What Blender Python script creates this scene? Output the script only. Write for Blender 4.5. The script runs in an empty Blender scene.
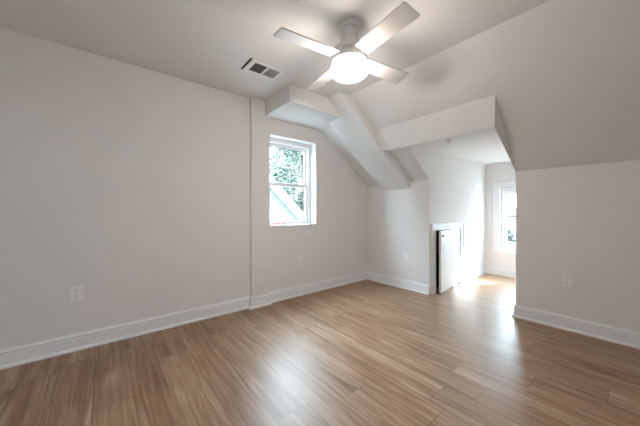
import bpy, bmesh, math, random
from mathutils import Vector, Matrix
S = bpy.context.scene
COL = S.collection
PI = math.pi

# ------------------------------------------------------------------ camera, sky, sun, exposure
CAM_H, YAW, FOCAL = 1.1238, math.radians(50.64), 265.42
cam_data = bpy.data.cameras.new('camera')
cam_data.sensor_width = 36.0
cam_data.lens = FOCAL / 640 * 36.0
cam_data.shift_y = -1.86 / 640
cam_data.clip_start = 0.02
cam = bpy.data.objects.new('camera', cam_data)
cam.location = (0, 0, CAM_H)
cam.rotation_euler = (PI / 2, 0, YAW)
COL.objects.link(cam)
S.camera = cam

world = bpy.data.worlds.new('sky')
S.world = world
world.use_nodes = True
wn = world.node_tree
bg = wn.nodes['Background']
wtc = wn.nodes.new('ShaderNodeTexCoord')
wsep = wn.nodes.new('ShaderNodeSeparateXYZ')
wramp = wn.nodes.new('ShaderNodeValToRGB')      # bright hazy sky, brighter overhead than at the horizon
wramp.color_ramp.elements[0].position = 0.0; wramp.color_ramp.elements[0].color = (0.30, 0.375, 0.455, 1)
wramp.color_ramp.elements[1].position = 0.9; wramp.color_ramp.elements[1].color = (0.66, 0.825, 1.0, 1)
wn.links.new(wtc.outputs['Generated'], wsep.inputs[0])
wn.links.new(wsep.outputs['Z'], wramp.inputs['Fac'])
wn.links.new(wramp.outputs['Color'], bg.inputs['Color'])
bg.inputs['Strength'].default_value = 77.0

sun_data = bpy.data.lights.new('sun', 'SUN')
sun_data.energy = 145.0
sun_data.angle = math.radians(1.5)
sun_data.color = (0.90, 0.95, 1.0)
sun = bpy.data.objects.new('sun', sun_data)
sun.location = (6, 14, 16)
sun.rotation_euler = Vector((-0.50, -1.0, -0.86)).to_track_quat('-Z', 'Y').to_euler()
COL.objects.link(sun)

def portal(name, loc, rot, sx, sy):
    d = bpy.data.lights.new(name, 'AREA')
    d.shape = 'RECTANGLE'
    d.size, d.size_y = sx, sy
    d.cycles.is_portal = True
    o = bpy.data.objects.new(name, d)
    o.location = loc
    o.rotation_euler = rot
    COL.objects.link(o)
portal('gable_window_portal', (-3.16, 1.93, 1.5), (0, -PI / 2, 0), 1.15, 0.80)
portal('fill_window_portal', (1.52, -0.25, 1.45), (0, PI / 2, 0), 0.56, 0.46)
portal('dormer_window_portal', (-1.30, 5.56, 1.02), (-PI / 2, 0, 0), 0.66, 1.15)

S.view_settings.view_transform = 'Standard'
S.view_settings.look = 'None'
S.view_settings.gamma = 1
S.view_settings.use_curve_mapping = False
S.view_settings.exposure = 0.0
S.cycles.diffuse_bounces = 8
S.cycles.max_bounces = 14
S.cycles.sample_clamp_indirect = 8
LAMP = 70.0

# ------------------------------------------------------------------ measures of the room
XL, YK, ZK = -2.915, 3.403, 1.547          # left wall, knee wall, knee wall height
XA, XB, YE, ZA = -1.8256, -0.8616, 5.398, 1.964   # dormer alcove
H = 2.44
SL = 0.72                                  # roof slope
YB = YK - (H - ZK) / SL                    # where flat ceiling turns into slope
XR, YN = 1.35, -1.25                       # walls behind the camera
def slope(y): return ZK + SL * (YK - y)

# ------------------------------------------------------------------ materials
def mat(name, col, rough=0.6, spec=0.5, metal=0.0, bump=None, emit=None, var=0.0, var_scale=3.0):
    m = bpy.data.materials.new(name)
    m.use_nodes = True
    nt = m.node_tree
    b = nt.nodes['Principled BSDF']
    b.inputs['Base Color'].default_value = (*col, 1)
    b.inputs['Roughness'].default_value = rough
    b.inputs['Specular IOR Level'].default_value = spec
    b.inputs['Metallic'].default_value = metal
    tc = nt.nodes.new('ShaderNodeTexCoord')
    if var:
        n = nt.nodes.new('ShaderNodeTexNoise'); n.inputs['Scale'].default_value = var_scale
        n.inputs['Detail'].default_value = 4
        nt.links.new(tc.outputs['Object'], n.inputs['Vector'])
        r = nt.nodes.new('ShaderNodeValToRGB')
        r.color_ramp.elements[0].position = 0.3; r.color_ramp.elements[1].position = 0.7
        r.color_ramp.elements[0].color = (*[c * (1 - var) for c in col], 1)
        r.color_ramp.elements[1].color = (*[min(1, c * (1 + var)) for c in col], 1)
        nt.links.new(n.outputs['Fac'], r.inputs['Fac'])
        nt.links.new(r.outputs['Color'], b.inputs['Base Color'])
    if bump:
        n = nt.nodes.new('ShaderNodeTexNoise'); n.inputs['Scale'].default_value = bump[0]
        n.inputs['Detail'].default_value = 3
        nt.links.new(tc.outputs['Object'], n.inputs['Vector'])
        bp = nt.nodes.new('ShaderNodeBump'); bp.inputs['Strength'].default_value = bump[1]
        bp.inputs['Distance'].default_value = 0.002
        nt.links.new(n.outputs['Fac'], bp.inputs['Height'])
        nt.links.new(bp.outputs['Normal'], b.inputs['Normal'])
    if emit:
        b.inputs['Emission Color'].default_value = (*emit[0], 1)
        b.inputs['Emission Strength'].default_value = emit[1]
    return m

M = {}
M['wall'] = mat('wall_paint', (0.785, 0.762, 0.748), 0.75, 0.3, bump=(260, 0.15), var=0.012, var_scale=1.2)
M['ceil'] = mat('ceiling_paint', (0.80, 0.797, 0.792), 0.8, 0.25, bump=(220, 0.15), var=0.012, var_scale=1.0)
M['trim'] = mat('trim_enamel', (0.83, 0.83, 0.84), 0.35, 0.5, var=0.01)
M['door'] = mat('door_enamel', (0.85, 0.85, 0.84), 0.4, 0.5, var=0.01)
M['vinyl'] = mat('white_vinyl', (0.85, 0.86, 0.87), 0.35, 0.5, var=0.01)
M['fan'] = mat('fan_white', (0.80, 0.79, 0.77), 0.38, 0.5, var=0.01)
M['blade'] = mat('fan_blade_white', (0.64, 0.625, 0.61), 0.32, 0.5, var=0.01)
M['globe'] = mat('lit_frosted_glass', (0.9, 0.88, 0.84), 0.3, 0.5, emit=((1.0, 0.895, 0.80), LAMP))
M['plastic'] = mat('outlet_plastic', (0.86, 0.85, 0.84), 0.35, 0.5, var=0.01)
M['slot'] = mat('dark_slot', (0.03, 0.03, 0.03), 0.7, 0.2, var=0.1)
M['metal'] = mat('brushed_nickel', (0.55, 0.54, 0.52), 0.35, 0.5, 0.9, var=0.05, var_scale=30)
M['vent'] = mat('vent_white', (0.84, 0.83, 0.82), 0.4, 0.5, var=0.01)
M['duct'] = mat('vent_shade_dark', (0.06, 0.06, 0.06), 0.8, 0.2, var=0.1)  # shade colour for the duct recess and the gap at the vent edge
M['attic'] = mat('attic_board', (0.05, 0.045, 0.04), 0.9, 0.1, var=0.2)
M['red'] = mat('red_plastic', (0.62, 0.07, 0.06), 0.5, 0.4, var=0.1, var_scale=40)
M['seal'] = mat('weather_seal', (0.10, 0.20, 0.21), 0.6, 0.3, var=0.1)
M['roof'] = mat('roof_shingle', (0.05, 0.052, 0.058), 0.9, 0.2, var=0.2, var_scale=8)
M['roof2'] = mat('blue_grey_shingle', (0.014, 0.020, 0.026), 0.9, 0.2, var=0.2, var_scale=8)
M['bark'] = mat('bark', (0.04, 0.03, 0.025), 0.9, 0.2, var=0.3, var_scale=6)
M['leaf'] = mat('leaf_green', (0.066, 0.080, 0.062), 0.6, 0.3, var=0.5, var_scale=1.6)
M['leaf2'] = mat('leaf_pale_green', (0.072, 0.085, 0.068), 0.6, 0.3, var=0.45, var_scale=1.3)
M['bounce_ground'] = mat('light_bounce_ground', (0.22, 0.22, 0.215), 0.9, 0.2, var=0.3, var_scale=0.8)  # unseen ground, made pale to bounce light up onto the ceiling box

def glass_mat():
    m = bpy.data.materials.new('window_glass'); m.use_nodes = True
    nt = m.node_tree; nt.nodes.clear()
    out = nt.nodes.new('ShaderNodeOutputMaterial')
    t = nt.nodes.new('ShaderNodeBsdfTransparent'); t.inputs['Color'].default_value = (0.93, 0.97, 0.96, 1)
    g = nt.nodes.new('ShaderNodeBsdfGlossy'); g.inputs['Roughness'].default_value = 0.02
    f = nt.nodes.new('ShaderNodeFresnel'); f.inputs['IOR'].default_value = 1.35
    mx = nt.nodes.new('ShaderNodeMixShader')
    ge = nt.nodes.new('ShaderNodeNewGeometry')
    ml = nt.nodes.new('ShaderNodeMath'); ml.operation = 'SUBTRACT'; ml.use_clamp = True
    nt.links.new(f.outputs[0], ml.inputs[0]); nt.links.new(ge.outputs['Backfacing'], ml.inputs[1])
    nt.links.new(ml.outputs[0], mx.inputs[0]); nt.links.new(t.outputs[0], mx.inputs[1]); nt.links.new(g.outputs[0], mx.inputs[2])
    nt.links.new(mx.outputs[0], out.inputs[0])
    return m
M['glass'] = glass_mat()

def siding_mat():
    m = mat('lap_siding', (0.052, 0.062, 0.068), 0.7, 0.3)
    nt = m.node_tree; b = nt.nodes['Principled BSDF']
    tc = nt.nodes.new('ShaderNodeTexCoord')
    w = nt.nodes.new('ShaderNodeTexWave'); w.bands_direction = 'Z'; w.wave_profile = 'SAW'
    w.inputs['Scale'].default_value = 1.6
    nt.links.new(tc.outputs['Object'], w.inputs['Vector'])
    bp = nt.nodes.new('ShaderNodeBump'); bp.inputs['Strength'].default_value = 0.6; bp.inputs['Distance'].default_value = 0.03
    nt.links.new(w.outputs['Fac'], bp.inputs['Height']); nt.links.new(bp.outputs['Normal'], b.inputs['Normal'])
    return m
M['siding'] = siding_mat()

def floor_mat():
    W, L = 0.194, 1.24                      # laminate planks run along x
    m = bpy.data.materials.new('oak_laminate'); m.use_nodes = True
    nt = m.node_tree; b = nt.nodes['Principled BSDF']
    N = nt.nodes.new; K = nt.links.new
    def math_(op, a, bb=None, c=None):
        n = N('ShaderNodeMath'); n.operation = op
        for i, v in enumerate((a, bb, c)):
            if v is None: continue
            if hasattr(v, 'links'): K(v, n.inputs[i])
            else: n.inputs[i].default_value = v
        return n.outputs[0]
    tc = N('ShaderNodeTexCoord'); sx = N('ShaderNodeSeparateXYZ'); K(tc.outputs['Object'], sx.inputs[0])
    x, y = sx.outputs[0], sx.outputs[1]
    v = math_('DIVIDE', math_('ADD', y, 0.046), W); row = math_('FLOOR', v); fv = math_('FRACT', v)
    wn1 = N('ShaderNodeTexWhiteNoise'); wn1.noise_dimensions = '1D'; K(row, wn1.inputs['W'])
    u = math_('ADD', math_('DIVIDE', x, L), wn1.outputs['Value']); colm = math_('FLOOR', u); fu = math_('FRACT', u)
    cv = N('ShaderNodeCombineXYZ'); K(row, cv.inputs[0]); K(colm, cv.inputs[1])
    wn2 = N('ShaderNodeTexWhiteNoise'); wn2.noise_dimensions = '2D'; K(cv.outputs[0], wn2.inputs['Vector'])
    pid = wn2.outputs['Value']
    # broad streaks along the plank, different in each plank
    def grain(sx_, sy_, detail, dist):
        cb = N('ShaderNodeCombineXYZ')
        K(math_('MULTIPLY', x, sx_), cb.inputs[0])
        K(math_('MULTIPLY', y, sy_), cb.inputs[1])
        K(math_('MULTIPLY', pid, 37.0), cb.inputs[2])
        n = N('ShaderNodeTexNoise'); n.inputs['Scale'].default_value = 1.0
        n.inputs['Detail'].default_value = detail; n.inputs['Distortion'].default_value = dist
        K(cb.outputs[0], n.inputs['Vector']); return n.outputs['Fac']
    g1 = grain(1.3, 21.0, 4, 1.3)
    g2 = grain(3.0, 85.0, 4, 0.5)
    g3 = grain(1.6, 7.0, 3, 0.8)
    t = math_('ADD', math_('ADD', math_('MULTIPLY', g1, 0.55), math_('MULTIPLY', g2, 0.22)), math_('MULTIPLY', g3, 0.32))
    t = math_('ADD', t, math_('MULTIPLY', math_('SUBTRACT', pid, 0.5), 0.055))
    r = N('ShaderNodeValToRGB'); e = r.color_ramp.elements
    e[0].position = 0.36; e[0].color = (0.150, 0.077, 0.038, 1)
    e[1].position = 0.72; e[1].color = (0.450, 0.318, 0.220, 1)
    a = e.new(0.48); a.color = (0.235, 0.128, 0.065, 1)
    a = e.new(0.60); a.color = (0.330, 0.207, 0.124, 1)
    K(t, r.inputs['Fac'])
    # seams
    s1 = math_('LESS_THAN', fv, 0.016); s2 = math_('LESS_THAN', fu, 0.0030)
    s = math_('MAXIMUM', s1, s2)
    mx = N('ShaderNodeMixRGB'); mx.blend_type = 'MULTIPLY'
    K(math_('MULTIPLY', s, 0.65), mx.inputs[0]); K(r.outputs[0], mx.inputs[1]); mx.inputs[2].default_value = (0.25, 0.18, 0.13, 1)
    K(mx.outputs[0], b.inputs['Base Color'])
    rr = math_('ADD', 0.34, math_('MULTIPLY', g2, 0.12)); K(rr, b.inputs['Roughness'])
    b.inputs['Specular IOR Level'].default_value = 0.52
    bp = N('ShaderNodeBump'); bp.inputs['Strength'].default_value = 0.12; bp.inputs['Distance'].default_value = 0.002
    K(math_('SUBTRACT', g2, math_('MULTIPLY', s, 0.6)), bp.inputs['Height']); K(bp.outputs['Normal'], b.inputs['Normal'])
    return m
M['floor'] = floor_mat()

# ------------------------------------------------------------------ mesh helpers
def box(bm, x0, x1, y0, y1, z0, z1, rot=None):
    vs = [bm.verts.new((x, y, z)) for x in (x0, x1) for y in (y0, y1) for z in (z0, z1)]
    for f in ((0, 1, 3, 2), (4, 6, 7, 5), (0, 4, 5, 1), (2, 3, 7, 6), (0, 2, 6, 4), (1, 5, 7, 3)):
        bm.faces.new([vs[i] for i in f])
    return vs
def prism(bm, pts, a0, a1, axis):
    """polygon pts extruded between a0 and a1 along axis; axis x: pts=(y,z); y: (x,z); z: (x,y)"""
    def P(p, a):
        return {'x': (a, p[0], p[1]), 'y': (p[0], a, p[1]), 'z': (p[0], p[1], a)}[axis]
    lo = [bm.verts.new(P(p, a0)) for p in pts]; hi = [bm.verts.new(P(p, a1)) for p in pts]
    n = len(pts)
    bm.faces.new(lo); bm.faces.new(hi[::-1])
    for i in range(n): bm.faces.new([lo[i], hi[i], hi[(i + 1) % n], lo[(i + 1) % n]])
    return lo + hi
def lathe(bm, prof, cx=0, cy=0, seg=40):
    rings = []
    for r, z in prof:
        if r < 1e-5: rings.append([bm.verts.new((cx, cy, z))])
        else: rings.append([bm.verts.new((cx + r * math.cos(2 * PI * i / seg), cy + r * math.sin(2 * PI * i / seg), z)) for i in range(seg)])
    for a, b in zip(rings, rings[1:]):
        for i in range(seg):
            j = (i + 1) % seg
            f = [a[i % len(a)], a[j % len(a)], b[j % len(b)], b[i % len(b)]]
            u = []
            for q in f:
                if q not in u: u.append(q)
            if len(u) > 2: bm.faces.new(u)
def obj(name, bm, m, parent=None, bevel=0.0, smooth=False, seg=2):
    bmesh.ops.recalc_face_normals(bm, faces=bm.faces)
    me = bpy.data.meshes.new(name); bm.to_mesh(me); bm.free()
    if smooth:
        for p in me.polygons: p.use_smooth = True
    me.materials.append(M[m])
    o = bpy.data.objects.new(name, me); COL.objects.link(o)
    if parent: o.parent = parent
    if bevel:
        b = o.modifiers.new('bevel', 'BEVEL'); b.width = bevel; b.segments = seg; b.limit_method = 'ANGLE'
        b.angle_limit = math.radians(40)
    if smooth:
        try: me.set_sharp_from_angle(angle=math.radians(40))
        except Exception: pass
    return o
def struct(name, bm, m, parent=None, bevel=0.0, label=None):
    o = obj(name, bm, m, parent, bevel)
    if parent is None:
        o['kind'] = 'structure'
        if label: o['label'] = label
    return o
def empty(name, loc=(0, 0, 0), rz=0.0):
    o = bpy.data.objects.new(name, None); o.empty_display_size = 0.1
    o.location = loc; o.rotation_euler = (0, 0, rz); COL.objects.link(o); return o
def tag(o, label, cat, group=None):
    o['label'] = label; o['category'] = cat
    if group: o['group'] = group
    return o
B = bmesh.new

# ------------------------------------------------------------------ room shell
bm = B(); box(bm, XL - 0.13, XR + 0.1, YN - 0.1, 5.9, -0.2, 0.0)
struct('floor', bm, 'floor', label='oak laminate plank floor')

# gable wall: inner layer has the drywall hole, outer layer the rough window hole
WY0, WY1, WZ0, WZ1 = 1.595, 2.318, 0.942, 2.072
def wall_with_hole_x(bm, x0, x1, y0, y1, z1, hy0, hy1, hz0, hz1):
    box(bm, x0, x1, y0, hy0, 0, z1)
    if y1 - hy1 > 1e-4: box(bm, x0, x1, hy1, y1, 0, z1)
    box(bm, x0, x1, hy0, hy1, 0, hz0); box(bm, x0, x1, hy0, hy1, hz1, z1)
bm = B()
wall_with_hole_x(bm, XL - 0.115, XL, YN - 0.1, YB, H, WY0, YB, WZ0, WZ1)
# part beyond YB follows the roof
hx0, hx1 = XL - 0.115, XL
prism(bm, [(YB, 0), (WY1, 0), (WY1, WZ0), (YB, WZ0)], hx0, hx1, 'x')
prism(bm, [(YB, WZ1), (WY1, WZ1), (WY1, slope(WY1) + .02), (YB, H + .02)], hx0, hx1, 'x')
prism(bm, [(WY1, 0), (5.8, 0), (5.8, slope(5.4)), (WY1, slope(WY1) + .02)], hx0, hx1, 'x')
struct('wall_left', bm, 'wall', label='left gable wall with the deep window opening')
bm = B()
ox0, ox1 = XL - 0.225, XL - 0.116
wall_with_hole_x(bm, ox0, ox1, YN - 0.1, 5.8, 2.62, 1.535, 2.320, 0.905, 2.078)
struct('wall_outer_left', bm, 'vinyl', label='outer face of the gable wall')

bm = B(); box(bm, XL, XA - 0.1, YK, YK + 0.1, 0, ZK - .002); struct('wall_knee_left', bm, 'wall', label='short knee wall left of the dormer')
bm = B(); box(bm, XB + 0.1, XR, YK, YK + 0.1, 0, ZK - .002); struct('wall_knee_right', bm, 'wall', label='short knee wall right of the dormer')
bm = B(); wall_with_hole_x(bm, XR, XR + 0.12, YN - 0.1, 5.8, 2.6, -0.52, 0.02, 1.13, 1.77); struct('wall_right', bm, 'wall')  # hole is for the added fill window
bm = B(); box(bm, XL, XR, YN - 0.1, YN, 0, H); struct('wall_back', bm, 'wall')

# flat ceiling
bm = B(); box(bm, XL - 0.1, XR + 0.1, YN - 0.1, YB, H, H + 0.2); struct('ceiling', bm, 'ceil', label='flat white ceiling')
# sloped ceiling: left run, right run, and the piece above the dormer header
T = 0.18
def slab(bm, x0, x1, y0, y1):
    prism(bm, [(y0, slope(y0)), (y1, slope(y1)), (y1, slope(y1) + T), (y0, slope(y0) + T)], x0, x1, 'x')
bm = B()
slab(bm, XL - 0.1, XA - 0.012, YB, 5.7)
slab(bm, XA - 0.012, XB + 0.001, YB, 2.66)
slab(bm, XB + 0.001, XR + 0.1, YB, 5.7)
struct('ceiling_sloped', bm, 'ceil', label='white sloping ceiling that follows the roof')

# boxed drywall: flat box along the gable wall, sloped soffit, dormer header
XW, YBOX, ZBOX = -2.3306, 1.5082, 2.2685
yq = YK - (ZBOX - ZK) / SL
bm = B(); prism(bm, [(YBOX, ZBOX), (yq, ZBOX), (YB, H), (YBOX, H)], XL, XW, 'x')
struct('trim_ceiling_box', bm, 'ceil', label='boxed drywall duct under the ceiling over the window')
X1, XWB, ZS = -2.5975, -2.119, 1.4426
bm = B(); prism(bm, [(YK - (H - ZS) / SL, H), (YK, ZS), (YK, ZK), (YB, H)], X1, XWB, 'x')
struct('trim_sloped_soffit', bm, 'ceil', label='sloping boxed soffit running down to the knee wall')
YH, YHB, ZH = 2.605, 2.762, 1.888            # header face leans back from (YH, slope) to (YHB, ZH)
bm = B(); prism(bm, [(YH, slope(YH)), (YHB, ZH), (YHB + .06, ZH), (YHB + .06, slope(YHB + .06) + .05), (YH, slope(YH) + .03)], XWB, XB, 'x')
# tapered end that dies into the slope and the corner of the knee wall
pts = [(XB, YH, slope(YH)), (XB, YHB, ZH), (XB, YK, ZK), (-0.806, YH, slope(YH)), (XB, YHB, slope(YHB) + .05)]
v = [bm.verts.new(p) for p in pts]
bmesh.ops.convex_hull(bm, input=v)
struct('trim_dormer_header', bm, 'ceil', label='boxed header beam across the dormer opening')

# chase beside the window
CY0, CY1, CX = 1.334, 1.550, XL + 0.042
bm = B(); box(bm, XL, CX, CY0, CY1, 0, H); struct('trim_wall_chase', bm, 'wall', label='shallow boxed pipe chase beside the window')

# ------------------------------------------------------------------ dormer alcove
DY0, DY1, DZ1 = 3.535, 4.345, 0.868         # access door hole in the left alcove wall
bm = B()
x0, x1 = XA - 0.10, XA
prism(bm, [(2.66, slope(2.66)), (YK, ZK), (YK, ZA + .1), (2.66, slope(2.66) + .02)], x0, x1, 'x')
prism(bm, [(YK, 0), (DY0, 0), (DY0, ZA + .1), (YK, ZA + .1)], x0, x1, 'x')
prism(bm, [(DY0, DZ1), (DY1, DZ1), (DY1, ZA + .1), (DY0, ZA + .1)], x0, x1, 'x')
prism(bm, [(DY1, 0), (YE, 0), (YE, ZA + .1), (DY1, ZA + .1)], x0, x1, 'x')
struct('wall_alcove_left', bm, 'wall', label='left cheek wall of the dormer alcove')
bm = B()
prism(bm, [(YHB + .01, ZH + .002), (YK, ZK), (YK, ZA + .1), (YHB + .01, slope(YHB) + .05)], XB - .0005, XB + .0005, 'x')
prism(bm, [(YK, 0), (YE, 0), (YE, ZA + .1), (YK, ZA + .1)], XB, XB + 0.1, 'x')
struct('wall_alcove_right', bm, 'wall', label='right cheek wall of the dormer alcove')
AX0, AX1, AZ0, AZ1 = -1.60, -1.00, 0.500, 1.530     # dormer window hole
bm = B()
y0, y1 = YE, YE + 0.16
box(bm, XA - .1, AX0, y0, y1, 0, 2.3); box(bm, AX1, XB + .1, y0, y1, 0, 2.3)
box(bm, AX0, AX1, y0, y1, 0, AZ0); box(bm, AX0, AX1, y0, y1, AZ1, 2.3)
struct('wall_alcove_end', bm, 'wall', label='end wall of the dormer alcove')
bm = B(); box(bm, XA - .09, XB + .004, 2.78, YE, ZA, ZA + 0.09); struct('ceiling_alcove', bm, 'ceil', label='low flat ceiling of the dormer alcove')

# dark attic behind the knee wall
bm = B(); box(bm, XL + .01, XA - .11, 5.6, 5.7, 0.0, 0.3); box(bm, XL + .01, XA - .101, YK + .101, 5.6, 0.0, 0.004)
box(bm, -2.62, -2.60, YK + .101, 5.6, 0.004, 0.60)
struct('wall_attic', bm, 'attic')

# ------------------------------------------------------------------ baseboards
# profile: (out from wall, height), with a shoe and a moulded cap
PROF = [(0, 0), (0.030, 0), (0.030, 0.010), (0.027, 0.017), (0.017, 0.022), (0.015, 0.024), (0.015, 0.096), (0.011, 0.099),
        (0.010, 0.104), (0.016, 0.108), (0.017, 0.114), (0.012, 0.119), (0.006, 0.123), (0.005, 0.130), (0, 0.131)]
def baseboard(bm, a, b, n, m0=0, m1=0):
    """from a to b (xy) on a wall whose room side is n; m0, m1: mitre at each end (-1 inside, 1 outside)"""
    a, b, n = Vector(a), Vector(b), Vector(n)
    d = (b - a).normalized()
    lo = []; hi = []
    for o_, z in PROF:
        p = a + n * o_ - d * o_ * m0; q = b + n * o_ + d * o_ * m1
        lo.append(bm.verts.new((p.x, p.y, z))); hi.append(bm.verts.new((q.x, q.y, z)))
    k = len(PROF)
    bm.faces.new(lo); bm.faces.new(hi[::-1])
    for i in range(k): bm.faces.new([lo[i], hi[i], hi[(i + 1) % k], lo[(i + 1) % k]])
bm = B(); baseboard(bm, (XL, YN), (XL, CY0), (1, 0), -1, -1); struct('baseboard_left', bm, 'trim')
bm = B(); baseboard(bm, (XL, CY0), (CX, CY0), (0, -1), -1, 1); baseboard(bm, (CX, CY0), (CX, CY1), (1, 0), 1, 1)
baseboard(bm, (CX, CY1), (XL, CY1), (0, 1), 1, -1); struct('baseboard_chase', bm, 'trim')
bm = B(); baseboard(bm, (XL, CY1), (XL, YK), (1, 0), -1, -1); struct('baseboard_gable', bm, 'trim')
bm = B(); baseboard(bm, (XL, YK), (XA, YK), (0, -1), -1, 0); struct('baseboard_knee_left', bm, 'trim')
bm = B(); baseboard(bm, (XB, YK), (XR, YK), (0, -1), 1, -1); baseboard(bm, (XB, YE), (XB, YK), (-1, 0), -1, 1); struct('baseboard_knee_right', bm, 'trim')
bm = B(); baseboard(bm, (XA, 4.432), (XA, YE), (1, 0), 0, -1); struct('baseboard_alcove_left', bm, 'trim')
bm = B(); baseboard(bm, (XA, YE), (XB, YE), (0, -1), -1, -1); struct('baseboard_alcove_end', bm, 'trim')
bm = B(); baseboard(bm, (XR, YN), (XR, YK), (-1, 0), -1, -1); struct('baseboard_right', bm, 'trim')
bm = B(); baseboard(bm, (XL, YN), (XR, YN), (0, 1), -1, -1); struct('baseboard_back', bm, 'trim')

# ------------------------------------------------------------------ access door with casing
bm = B()
c = 0.017
def casing_piece(bm, pts): prism(bm, pts, XA, XA + c, 'x')
fo0, fo1, ft = 3.437, 4.430, 0.950
casing_piece(bm, [(fo0, 0), (DY0 + .012, 0), (DY0 + .012, DZ1 - .012), (fo0, ft)])
casing_piece(bm, [(fo1, 0), (fo1, ft), (DY1 - .012, DZ1 - .012), (DY1 - .012, 0)])
casing_piece(bm, [(fo0, ft), (DY0 + .012, DZ1 - .012), (DY1 - .012, DZ1 - .012), (fo1, ft)])
# raised back band
for p in ([(fo0, 0), (fo0 + .018, 0), (fo0 + .018, ft - .018), (fo0, ft)], [(fo1, 0), (fo1, ft), (fo1 - .018, ft - .018), (fo1 - .018, 0)],
          [(fo0, ft), (fo0 + .018, ft - .018), (fo1 - .018, ft - .018), (fo1, ft)]):
    prism(bm, p, XA + c, XA + c + .008, 'x')
# jambs
for (a, b_) in ((DY0, DY0 + .012), (DY1 - .012, DY1)):
    box(bm, XA - .1, XA, a, b_, 0, DZ1)
box(bm, XA - .1, XA, DY0 + .012, DY1 - .012, DZ1 - .012, DZ1)
struct('trim_door_casing', bm, 'trim', label='white casing around the small access door')

dr = empty('door_1', (XA + 0.004, DY1 - .016, 0.0), math.radians(6.0))
dr['kind'] = 'structure'; dr['label'] = 'small white attic access door standing ajar'
wd = DY1 - DY0 - .032
bm = B(); box(bm, -0.030, 0.0, -wd, 0, 0.012, DZ1 - .018); obj('door_panel', bm, 'door', dr, 0.002)
for z in (0.16, 0.70):
    bm = B(); lathe(bm, [(0, z - .035), (0.006, z - .035), (0.006, z + .035), (0, z + .035)], 0.006, 0.004, 10)
    h = obj('hinge', bm, 'metal', dr, smooth=True); h['label'] = 'metal hinge barrel'
bm = B(); box(bm, 0.0, 0.012, -wd + .025, -wd + .075, 0.778, 0.792); box(bm, 0.0, 0.016, -wd + .03, -wd + .045, 0.772, 0.798)
l = obj('latch', bm, 'slot', dr, 0.001); l['label'] = 'small dark latch'

# ------------------------------------------------------------------ windows
def ring_x(bm, xa, xb, y0, y1, z0, z1, w, wb=None, wt=None):
    wb = w if wb is None else wb; wt = w if wt is None else wt
    box(bm, xa, xb, y0, y0 + w, z0, z1); box(bm, xa, xb, y1 - w, y1, z0, z1)
    box(bm, xa, xb, y0 + w, y1 - w, z0, z0 + wb); box(bm, xa, xb, y0 + w, y1 - w, z1 - wt, z1)
# local frame: window faces +x (room side), y to the right seen from outside, then rotated where needed
def double_hung(name, w, z0, z1, zmid, loc, rz, label):
    r = empty(name, loc, rz); r['kind'] = 'structure'; r['label'] = label
    h = w / 2
    bm = B(); ring_x(bm, -0.085, 0.0, -h, h, z0, z1, 0.045, 0.04, 0.055); obj('window_frame', bm, 'vinyl', r, 0.003)
    a, b_ = h - 0.0455, z0 + 0.0405
    # upper sash outside, lower sash inside
    bm = B(); ring_x(bm, -0.078, -0.050, -a, a, zmid - .012, z1 - .0555, 0.034, 0.045, 0.044); up = obj('upper_sash', bm, 'vinyl', r, 0.003)
    bm = B(); box(bm, -0.066, -0.062, -a + .034, a - .034, zmid + .033, z1 - .0995); obj('pane', bm, 'glass', up)
    bm = B(); box(bm, -0.0615, -0.055, -a + .034, a - .034, z1 - .1065, z1 - .0995); g = obj('glazing_seal', bm, 'seal', up); g['label'] = 'dark glazing seal under the top rail'
    bm = B(); ring_x(bm, -0.046, -0.012, -a, a, b_, zmid + .030, 0.040, 0.045, 0.046); lo = obj('lower_sash', bm, 'vinyl', r, 0.003)
    bm = B(); box(bm, -0.031, -0.027, -a + .04, a - .04, b_ + .045, zmid - .016); obj('pane', bm, 'glass', lo)
    for s in (-1, 1):
        bm = B(); box(bm, -0.034, -0.014, s * a * .45 - .025, s * a * .45 + .025, zmid + .030, zmid + .042); obj('sash_lock', bm, 'vinyl', lo, 0.003)
    return r
double_hung('window_1', 0.780, 0.912, 2.072, 1.470, (XL - 0.116, 1.9275, 0), 0, 'double hung window set deep in the gable wall')
# stool: sill board of the deep opening
bm = B(); box(bm, XL - 0.115, XL - .001, WY0, WY1, WZ0 - .012, WZ0 + .004); struct('trim_window_sill', bm, 'trim')
double_hung('window_2', AX1 - AX0 - .004, AZ0 + .002, AZ1 - .002, 1.03, ((AX0 + AX1) / 2, YE + .03, 0), -PI / 2, 'bright double hung window at the end of the dormer alcove')
double_hung('fill_window', 0.536, 1.132, 1.768, 1.44, (XR + .03, -0.25, 0), PI, 'small double hung fill window added in the unseen right gable wall')  # added out of view, lets in extra daylight to lift the left wall
# casing around dormer window
bm = B()
cx0, cx1, cz0, cz1 = AX0 - .09, AX1 + .085, AZ0 - .09, AZ1 + .09
yy0, yy1 = YE - .018, YE
box(bm, cx0, AX0, yy0, yy1, cz0, cz1); box(bm, AX1, cx1, yy0, yy1, cz0, cz1)
box(bm, AX0, AX1, yy0, yy1, cz0, AZ0); box(bm, AX0, AX1, yy0, yy1, AZ1, cz1)
box(bm, cx0 - .012, cx0 + .012, yy0 - .009, yy0, cz0 - .012, cz1 + .012); box(bm, cx1 - .012, cx1 + .012, yy0 - .009, yy0, cz0 - .012, cz1 + .012)
box(bm, cx0 + .012, cx1 - .012, yy0 - .009, yy0, cz1 - .012, cz1 + .012); box(bm, cx0 + .012, cx1 - .012, yy0 - .009, yy0, cz0 - .012, cz0 + .012)
struct('trim_window_casing', bm, 'trim', bevel=0.003)

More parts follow.
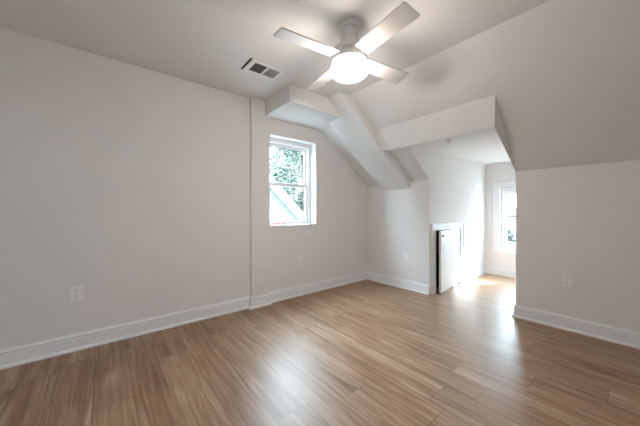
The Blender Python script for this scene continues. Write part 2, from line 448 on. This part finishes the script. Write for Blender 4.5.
# ------------------------------------------------------------------ ceiling fan
FX, FY = -1.324, 1.357
fan = tag(empty('ceiling_fan', (FX, FY, H)), 'white four-blade ceiling fan with a lit frosted bowl, mounted close to the ceiling', 'ceiling fan')
def z_(z): return z - H
bm = B(); lathe(bm, [(0, 0), (0.084, 0), (0.086, z_(2.425)), (0.082, z_(2.410)), (0.066, z_(2.404)), (0, z_(2.404))]); obj('canopy', bm, 'fan', fan, smooth=True)
bm = B(); lathe(bm, [(0, z_(2.4038)), (0.062, z_(2.4038)), (0.063, z_(2.33)), (0.068, z_(2.305)), (0.090, z_(2.285)), (0.112, z_(2.268)), (0.120, z_(2.25)),
                     (0.121, z_(2.205)), (0.124, z_(2.200)), (0.126, z_(2.185)), (0.124, z_(2.172)), (0.112, z_(2.164)), (0, z_(2.164))])
housing = obj('motor_housing', bm, 'fan', fan, smooth=True)
bm = B(); lathe(bm, [(0, z_(2.1635)), (0.092, z_(2.1635)), (0.112, z_(2.158)), (0.126, z_(2.144)), (0.1325, z_(2.126)), (0.130, z_(2.110)), (0.124, z_(2.096)),
                     (0.112, z_(2.085)), (0.09, z_(2.077)), (0.05, z_(2.072)), (0, z_(2.071))])
g = obj('lamp_bowl', bm, 'globe', fan, smooth=True); g['label'] = 'glowing frosted glass bowl'
R0, R1, HW0, HW1 = 0.128, 0.548, 0.056, 0.068
ZB = 2.205
for k in range(4):
    ang = math.radians(-98 + 90 * k)
    mt = Matrix.Rotation(ang, 4, 'Z') @ Matrix.Translation((0, 0, z_(ZB))) @ Matrix.Rotation(math.radians(-11), 4, 'X')
    bm = B()
    rc = 0.012
    pts = [(R0, -HW0)]
    for (cx_, cy_, a0) in ((R1 - rc, -HW1 + rc, -90), (R1 - rc, HW1 - rc, 0)):
        for i in range(5):
            a = math.radians(a0 + 22.5 * i); pts.append((cx_ + rc * math.cos(a), cy_ + rc * math.sin(a)))
    pts.append((R0, HW0))
    prism(bm, pts, -0.004, 0.004, 'z')
    bm.transform(mt); bl = obj('blade', bm, 'blade', fan, 0.0015)
    bm = B(); prism(bm, [(0.105, -.03), (0.165, -.036), (0.20, -.02), (0.20, .02), (0.165, .036), (0.105, .03)], 0.0042, 0.009, 'z')
    bm.transform(mt); obj('blade_iron', bm, 'fan', bl, 0.001)
# slots in the housing where the blades leave it
for k in range(4):
    ang = math.radians(-53 + 90 * k)
    bm = B()
    n = 9
    for i in range(n - 1):
        a0 = ang + math.radians(-16 + 32 * i / (n - 1)); a1 = ang + math.radians(-16 + 32 * (i + 1) / (n - 1))
        vs = []
        for zz in (2.222, 2.238):
            for a in (a0, a1):
                for r in (0.1190, 0.1225): vs.append(bm.verts.new((r * math.cos(a), r * math.sin(a), z_(zz))))
        for f in ((0, 1, 3, 2), (4, 6, 7, 5), (0, 4, 5, 1), (2, 3, 7, 6), (0, 2, 6, 4), (1, 5, 7, 3)): bm.faces.new([vs[q] for q in f])
    s_ = obj('cooling_slot', bm, 'metal', housing)

# ------------------------------------------------------------------ ceiling vent
vent = tag(empty('ceiling_vent', (-2.245, 1.162, H)), 'white rectangular two-panel air register in the ceiling left of the fan', 'vent')
vx, vy = 0.105, 0.160
bm = B()
zt, zb = -0.0005, -0.012
box(bm, -vx, -vx + .028, -vy, vy, zb, zt); box(bm, vx - .028, vx, -vy, vy, zb, zt)
box(bm, -vx + .028, vx - .028, -vy, -vy + .042, zb, zt); box(bm, -vx + .028, vx - .028, vy - .026, vy, zb, zt)
box(bm, -vx + .028, vx - .028, 0.002, 0.018, zb, zt)
obj('vent_frame', bm, 'vent', vent, 0.004)
bm = B(); box(bm, -vx + .02, vx - .02, -vy + .03, vy - .02, -0.0032, -0.0006); obj('duct_shade', bm, 'duct', vent)['label'] = 'dark plate standing for the shade of the duct behind the louvers'  # no hole above; the duct's shade is this plate's dark colour
for (a, b_, tilt, n) in ((-vy + .042, 0.002, 62, 9), (0.018, vy - .026, -66, 9)):
    bm = B()
    for i in range(n):
        yc = a + (b_ - a) * (i + .5) / n
        vs = box(bm, -vx + .028, vx - .028, -0.0036, 0.0036, -0.0005, 0.0005)
        bmesh.ops.transform(bm, verts=vs, matrix=Matrix.Translation((0, yc, -.0078)) @ Matrix.Rotation(math.radians(tilt), 4, 'X'))
    obj('louver_panel', bm, 'vent', vent)
bm = B(); box(bm, -vx - .004, vx + .004, -vy - .016, -vy - .006, -0.007, -0.0005); obj('edge_gap_shade', bm, 'duct', vent, 0.001)['label'] = 'dark strip for the shadow gap at the vent edge'  # dark bar drawn as the shadow where the frame stands off the ceiling

# ------------------------------------------------------------------ outlets
def outlet_parts(root):
    # local: plate on plane y=0 facing -y, x sideways, z up
    bm = B(); box(bm, -0.042, 0.042, -0.007, 0, -0.062, 0.062); obj('cover_plate', bm, 'plastic', root, 0.004)
    for s in (-1, 1):
        bm = B()
        pts = []
        for i in range(20):
            a = 2 * PI * i / 20
            pts.append((0.0165 * max(-1, min(1, 1.12 * math.cos(a))), s * 0.0225 + max(-0.0135, min(0.0135, 0.0175 * math.sin(a)))))
        prism(bm, pts, -0.0095, -0.0065, 'y'); rc = obj('receptacle', bm, 'plastic', root)
        bm = B(); zc = s * 0.0225
        box(bm, -0.008, -0.0055, -0.0099, -0.0092, zc - .001, zc + .008); box(bm, 0.0055, 0.008, -0.0099, -0.0092, zc - .001, zc + .008)
        box(bm, -0.0025, 0.0025, -0.0099, -0.0092, zc - .0095, zc - .005); obj('slots', bm, 'slot', rc)['label'] = 'dark plug slots'
    bm = B(); prism(bm, [(0.0032 * math.cos(i * PI / 5), 0.0032 * math.sin(i * PI / 5)) for i in range(10)], -0.0082, -0.0068, 'y'); obj('screw', bm, 'metal', root)
outs = [((XL + .0005, -0.163, 0.459), PI / 2, 'white wall outlet low on the long left wall, at the left of the photo'),
        ((XL + .0005, 2.037, 0.458), PI / 2, 'white wall outlet under the gable window, right of the boxed chase'),
        ((-2.184, YK - .0005, 0.459), 0, 'white wall outlet on the knee wall between the corner and the small access door'),
        ((-0.460, YK - .0005, 0.467), 0, 'white wall outlet on the knee wall right of the dormer opening')]
first = None
for loc, rz, lab in outs:
    if first is None:
        o = first = empty('wall_outlet'); outlet_parts(o)
    else:
        o = first.copy(); COL.objects.link(o)
        for ch in list(first.children):
            c_ = ch.copy(); COL.objects.link(c_); c_.parent = o
            for g_ in list(ch.children):
                d_ = g_.copy(); COL.objects.link(d_); d_.parent = c_
    o.location = loc; o.rotation_euler = (0, 0, rz)
    tag(o, lab, 'outlet', 'wall outlets')

# ------------------------------------------------------------------ sprinkler in the alcove ceiling
sp = tag(empty('fire_sprinkler', (-1.458, 3.167, ZA)), 'small metal sprinkler head hanging from the alcove ceiling behind the header', 'sprinkler')
bm = B(); lathe(bm, [(0, 0), (0.030, 0), (0.028, -.005), (0.014, -.012), (0, -.012)], seg=20); obj('escutcheon', bm, 'metal', sp, smooth=True)
bm = B(); lathe(bm, [(0, -.012), (0.009, -.012), (0.008, -.024), (0, -.024)], seg=14); box(bm, -.012, -.009, -.003, .003, -.046, -.018); box(bm, .009, .012, -.003, .003, -.046, -.018)
box(bm, -.012, .012, -.003, .003, -.022, -.018); obj('sprinkler_body', bm, 'metal', sp)
bm = B(); lathe(bm, [(0, -.046), (0.017, -.046), (0.017, -.049), (0, -.049)], seg=16); obj('deflector', bm, 'metal', sp)

# ------------------------------------------------------------------ red tag on the sill
bm = B()
rnd = random.Random(4)
prev = None
for i in range(9):
    yy = 1.66 + 0.16 * i / 8; zz = WZ0 + .006 + (0.012 if i % 2 else 0.0) + rnd.uniform(0, .005)
    row = [bm.verts.new((XL - .045 + rnd.uniform(-.006, .006) + dx, yy, zz + dz)) for dx, dz in ((0, 0), (0, .022), (.034, 0), (.034, .016))]
    if prev:
        for (a, b_) in ((0, 1), (1, 3), (3, 2), (2, 0)): bm.faces.new([prev[a], prev[b_], row[b_], row[a]])
    else: bm.faces.new([row[0], row[1], row[3], row[2]])
    prev = row
bm.faces.new([prev[0], prev[2], prev[3], prev[1]])
tag(obj('red_strip', bm, 'red'), 'crumpled red plastic strip lying on the gable window sill', 'strip')

# ------------------------------------------------------------------ outside
GZ = -5.6
bm = B(); box(bm, -70, 60, -50, 80, GZ - .2, GZ); o = struct('ground', bm, 'bounce_ground', label='pale ground far below the windows')

def gable_house(name, label, cx, y_ridge, half, z_ridge, pitch, depth, wall, roofm, rake=0.20, facing=1):
    """front gable at x=cx facing +x, ridge along -x"""
    h = tag(empty(name, (cx, y_ridge, GZ)), label, 'house')
    zr = z_ridge - GZ; ze = zr - pitch * half
    bm = B(); prism(bm, [(-half, 0), (half, 0), (half, ze), (0, zr), (-half, ze)], -depth, 0, 'x'); obj('siding_wall', bm, wall, h)
    ov = 0.35
    bm = B()
    for s in (-1, 1):
        e = half + ov
        prism(bm, [(0, zr + .05), (s * e, zr + .05 - pitch * e), (s * e, zr + .22 - pitch * e), (0, zr + .22)], -depth - .3, 0.06, 'x')
    obj('roof', bm, roofm, h)
    for s in (-1, 1):
        e = half + ov
        bm = B(); prism(bm, [(0, zr + .10), (s * e, zr + .10 - pitch * e), (s * e, zr - rake - pitch * e), (0, zr - rake)], 0.001, 0.06, 'x')
        bm.transform(Matrix.Translation((0.06, 0, .11))); obj('rake_board', bm, 'vinyl', h)['label'] = 'white rake board'
    bm = B(); ring_x(bm, 0.001, 0.05, -half * .55, -half * .55 + .9, 2.6, 4.1, .08); w_ = obj('window', bm, 'vinyl', h)
    bm = B(); box(bm, 0.002, 0.02, -half * .55 + .08, -half * .55 + .82, 2.68, 4.02); obj('pane', bm, 'seal', w_)
    return h
gable_house('neighbour_house', 'blue-grey sided house with a white rake board outside the gable window', -7.0, -0.6, 6.2, 6.125, 0.95, 7.0, 'siding', 'roof', 0.22)

def tree(name, label, x, y, hgt, rad, seed, leaf, n=4200, leafsize=0.22, z_low=0.25):
    r = random.Random(seed)
    t = tag(empty(name, (x, y, GZ)), label, 'tree', 'trees outside the windows')
    bm = B()
    k = 8; prev = None
    for i in range(7):
        f = i / 6; rr = 0.22 * (1 - .75 * f); c0 = (0.25 * math.sin(f * 3 + seed), 0.2 * math.cos(f * 2 + seed) - .2, hgt * .85 * f)
        ring = [bm.verts.new((c0[0] + rr * math.cos(2 * PI * j / k), c0[1] + rr * math.sin(2 * PI * j / k), c0[2])) for j in range(k)]
        if prev:
            for j in range(k): bm.faces.new([prev[j], prev[(j + 1) % k], ring[(j + 1) % k], ring[j]])
        prev = ring
    blobs = []
    for i in range(16):
        zz = hgt * r.uniform(z_low + .12, .92); w = rad * (1 - abs(zz / hgt - .6) * .9) * .75
        a = r.uniform(0, 2 * PI); d = w * math.sqrt(r.random())
        c1 = Vector((d * math.cos(a), d * math.sin(a), zz)); blobs.append((c1, rad * r.uniform(.28, .48)))
        # a branch out to each clump
        p0 = Vector((0, 0, zz * .72)); dirv = (c1 - p0); nrm = dirv.cross(Vector((0, 0, 1))).normalized() * .04; nz = Vector((0, 0, .04))
        q = [bm.verts.new(p) for p in (p0 + nrm, p0 + nz, p0 - nrm, p0 - nz)]; e = bm.verts.new(c1)
        for j in range(4): bm.faces.new([q[j], q[(j + 1) % 4], e])
    obj('trunk', bm, 'bark', t)
    bm = B()
    for i in range(n):
        c1, br = r.choice(blobs)
        v = Vector((r.gauss(0, 1), r.gauss(0, 1), r.gauss(0, 1))).normalized() * br * (r.random() ** .45)
        p = c1 + v; s = leafsize * r.uniform(.6, 1.2)
        a = Vector((r.gauss(0, 1), r.gauss(0, 1), r.gauss(0, .6))).normalized(); b_ = a.cross(Vector((r.gauss(0, 1), r.gauss(0, 1), r.gauss(0, 1)))).normalized()
        bm.faces.new([bm.verts.new(p - a * s), bm.verts.new(p + b_ * s * .42), bm.verts.new(p + a * s), bm.verts.new(p - b_ * s * .42)])
    obj('foliage', bm, leaf, t)
tree('leafy_tree', 'green tree nearest behind the blue-grey house, seen above its rake', -13.5, 9.9, 18.0, 3.3, 7, 'leaf', 20000, 0.13)
tree('leafy_tree', 'tall pale green tree in the middle distance beyond the blue-grey house', -19.5, 13.0, 14.0, 3.4, 11, 'leaf2', 11000, 0.16)
tree('leafy_tree', 'tallest and farthest pale green tree seen through the gable window', -27.0, 17.0, 16.5, 4.2, 3, 'leaf', 11000, 0.2)
tree('leafy_tree', 'pale green tree outside the dormer window', -5.6, 15.5, 7.0, 1.9, 5, 'leaf2', 3500, 0.25)
gable_house('street_house', 'pale house across the street, outside the dormer window', -4.0, 25.0, 4.5, 1.2, 0.55, 8.0, 'siding', 'roof2', 0.22)
tree('leafy_tree', 'green tree left of the house across the street', -17.0, 27.0, 8.2, 2.6, 9, 'leaf', 4500, 0.22)
tree('leafy_tree', 'large green tree added out of view right of the dormer window to block low sky', 6.0, 18.5, 12.5, 3.8, 21, 'leaf', 9000, 0.3)  # unseen, put here to screen low sky off the alcove cheek wall
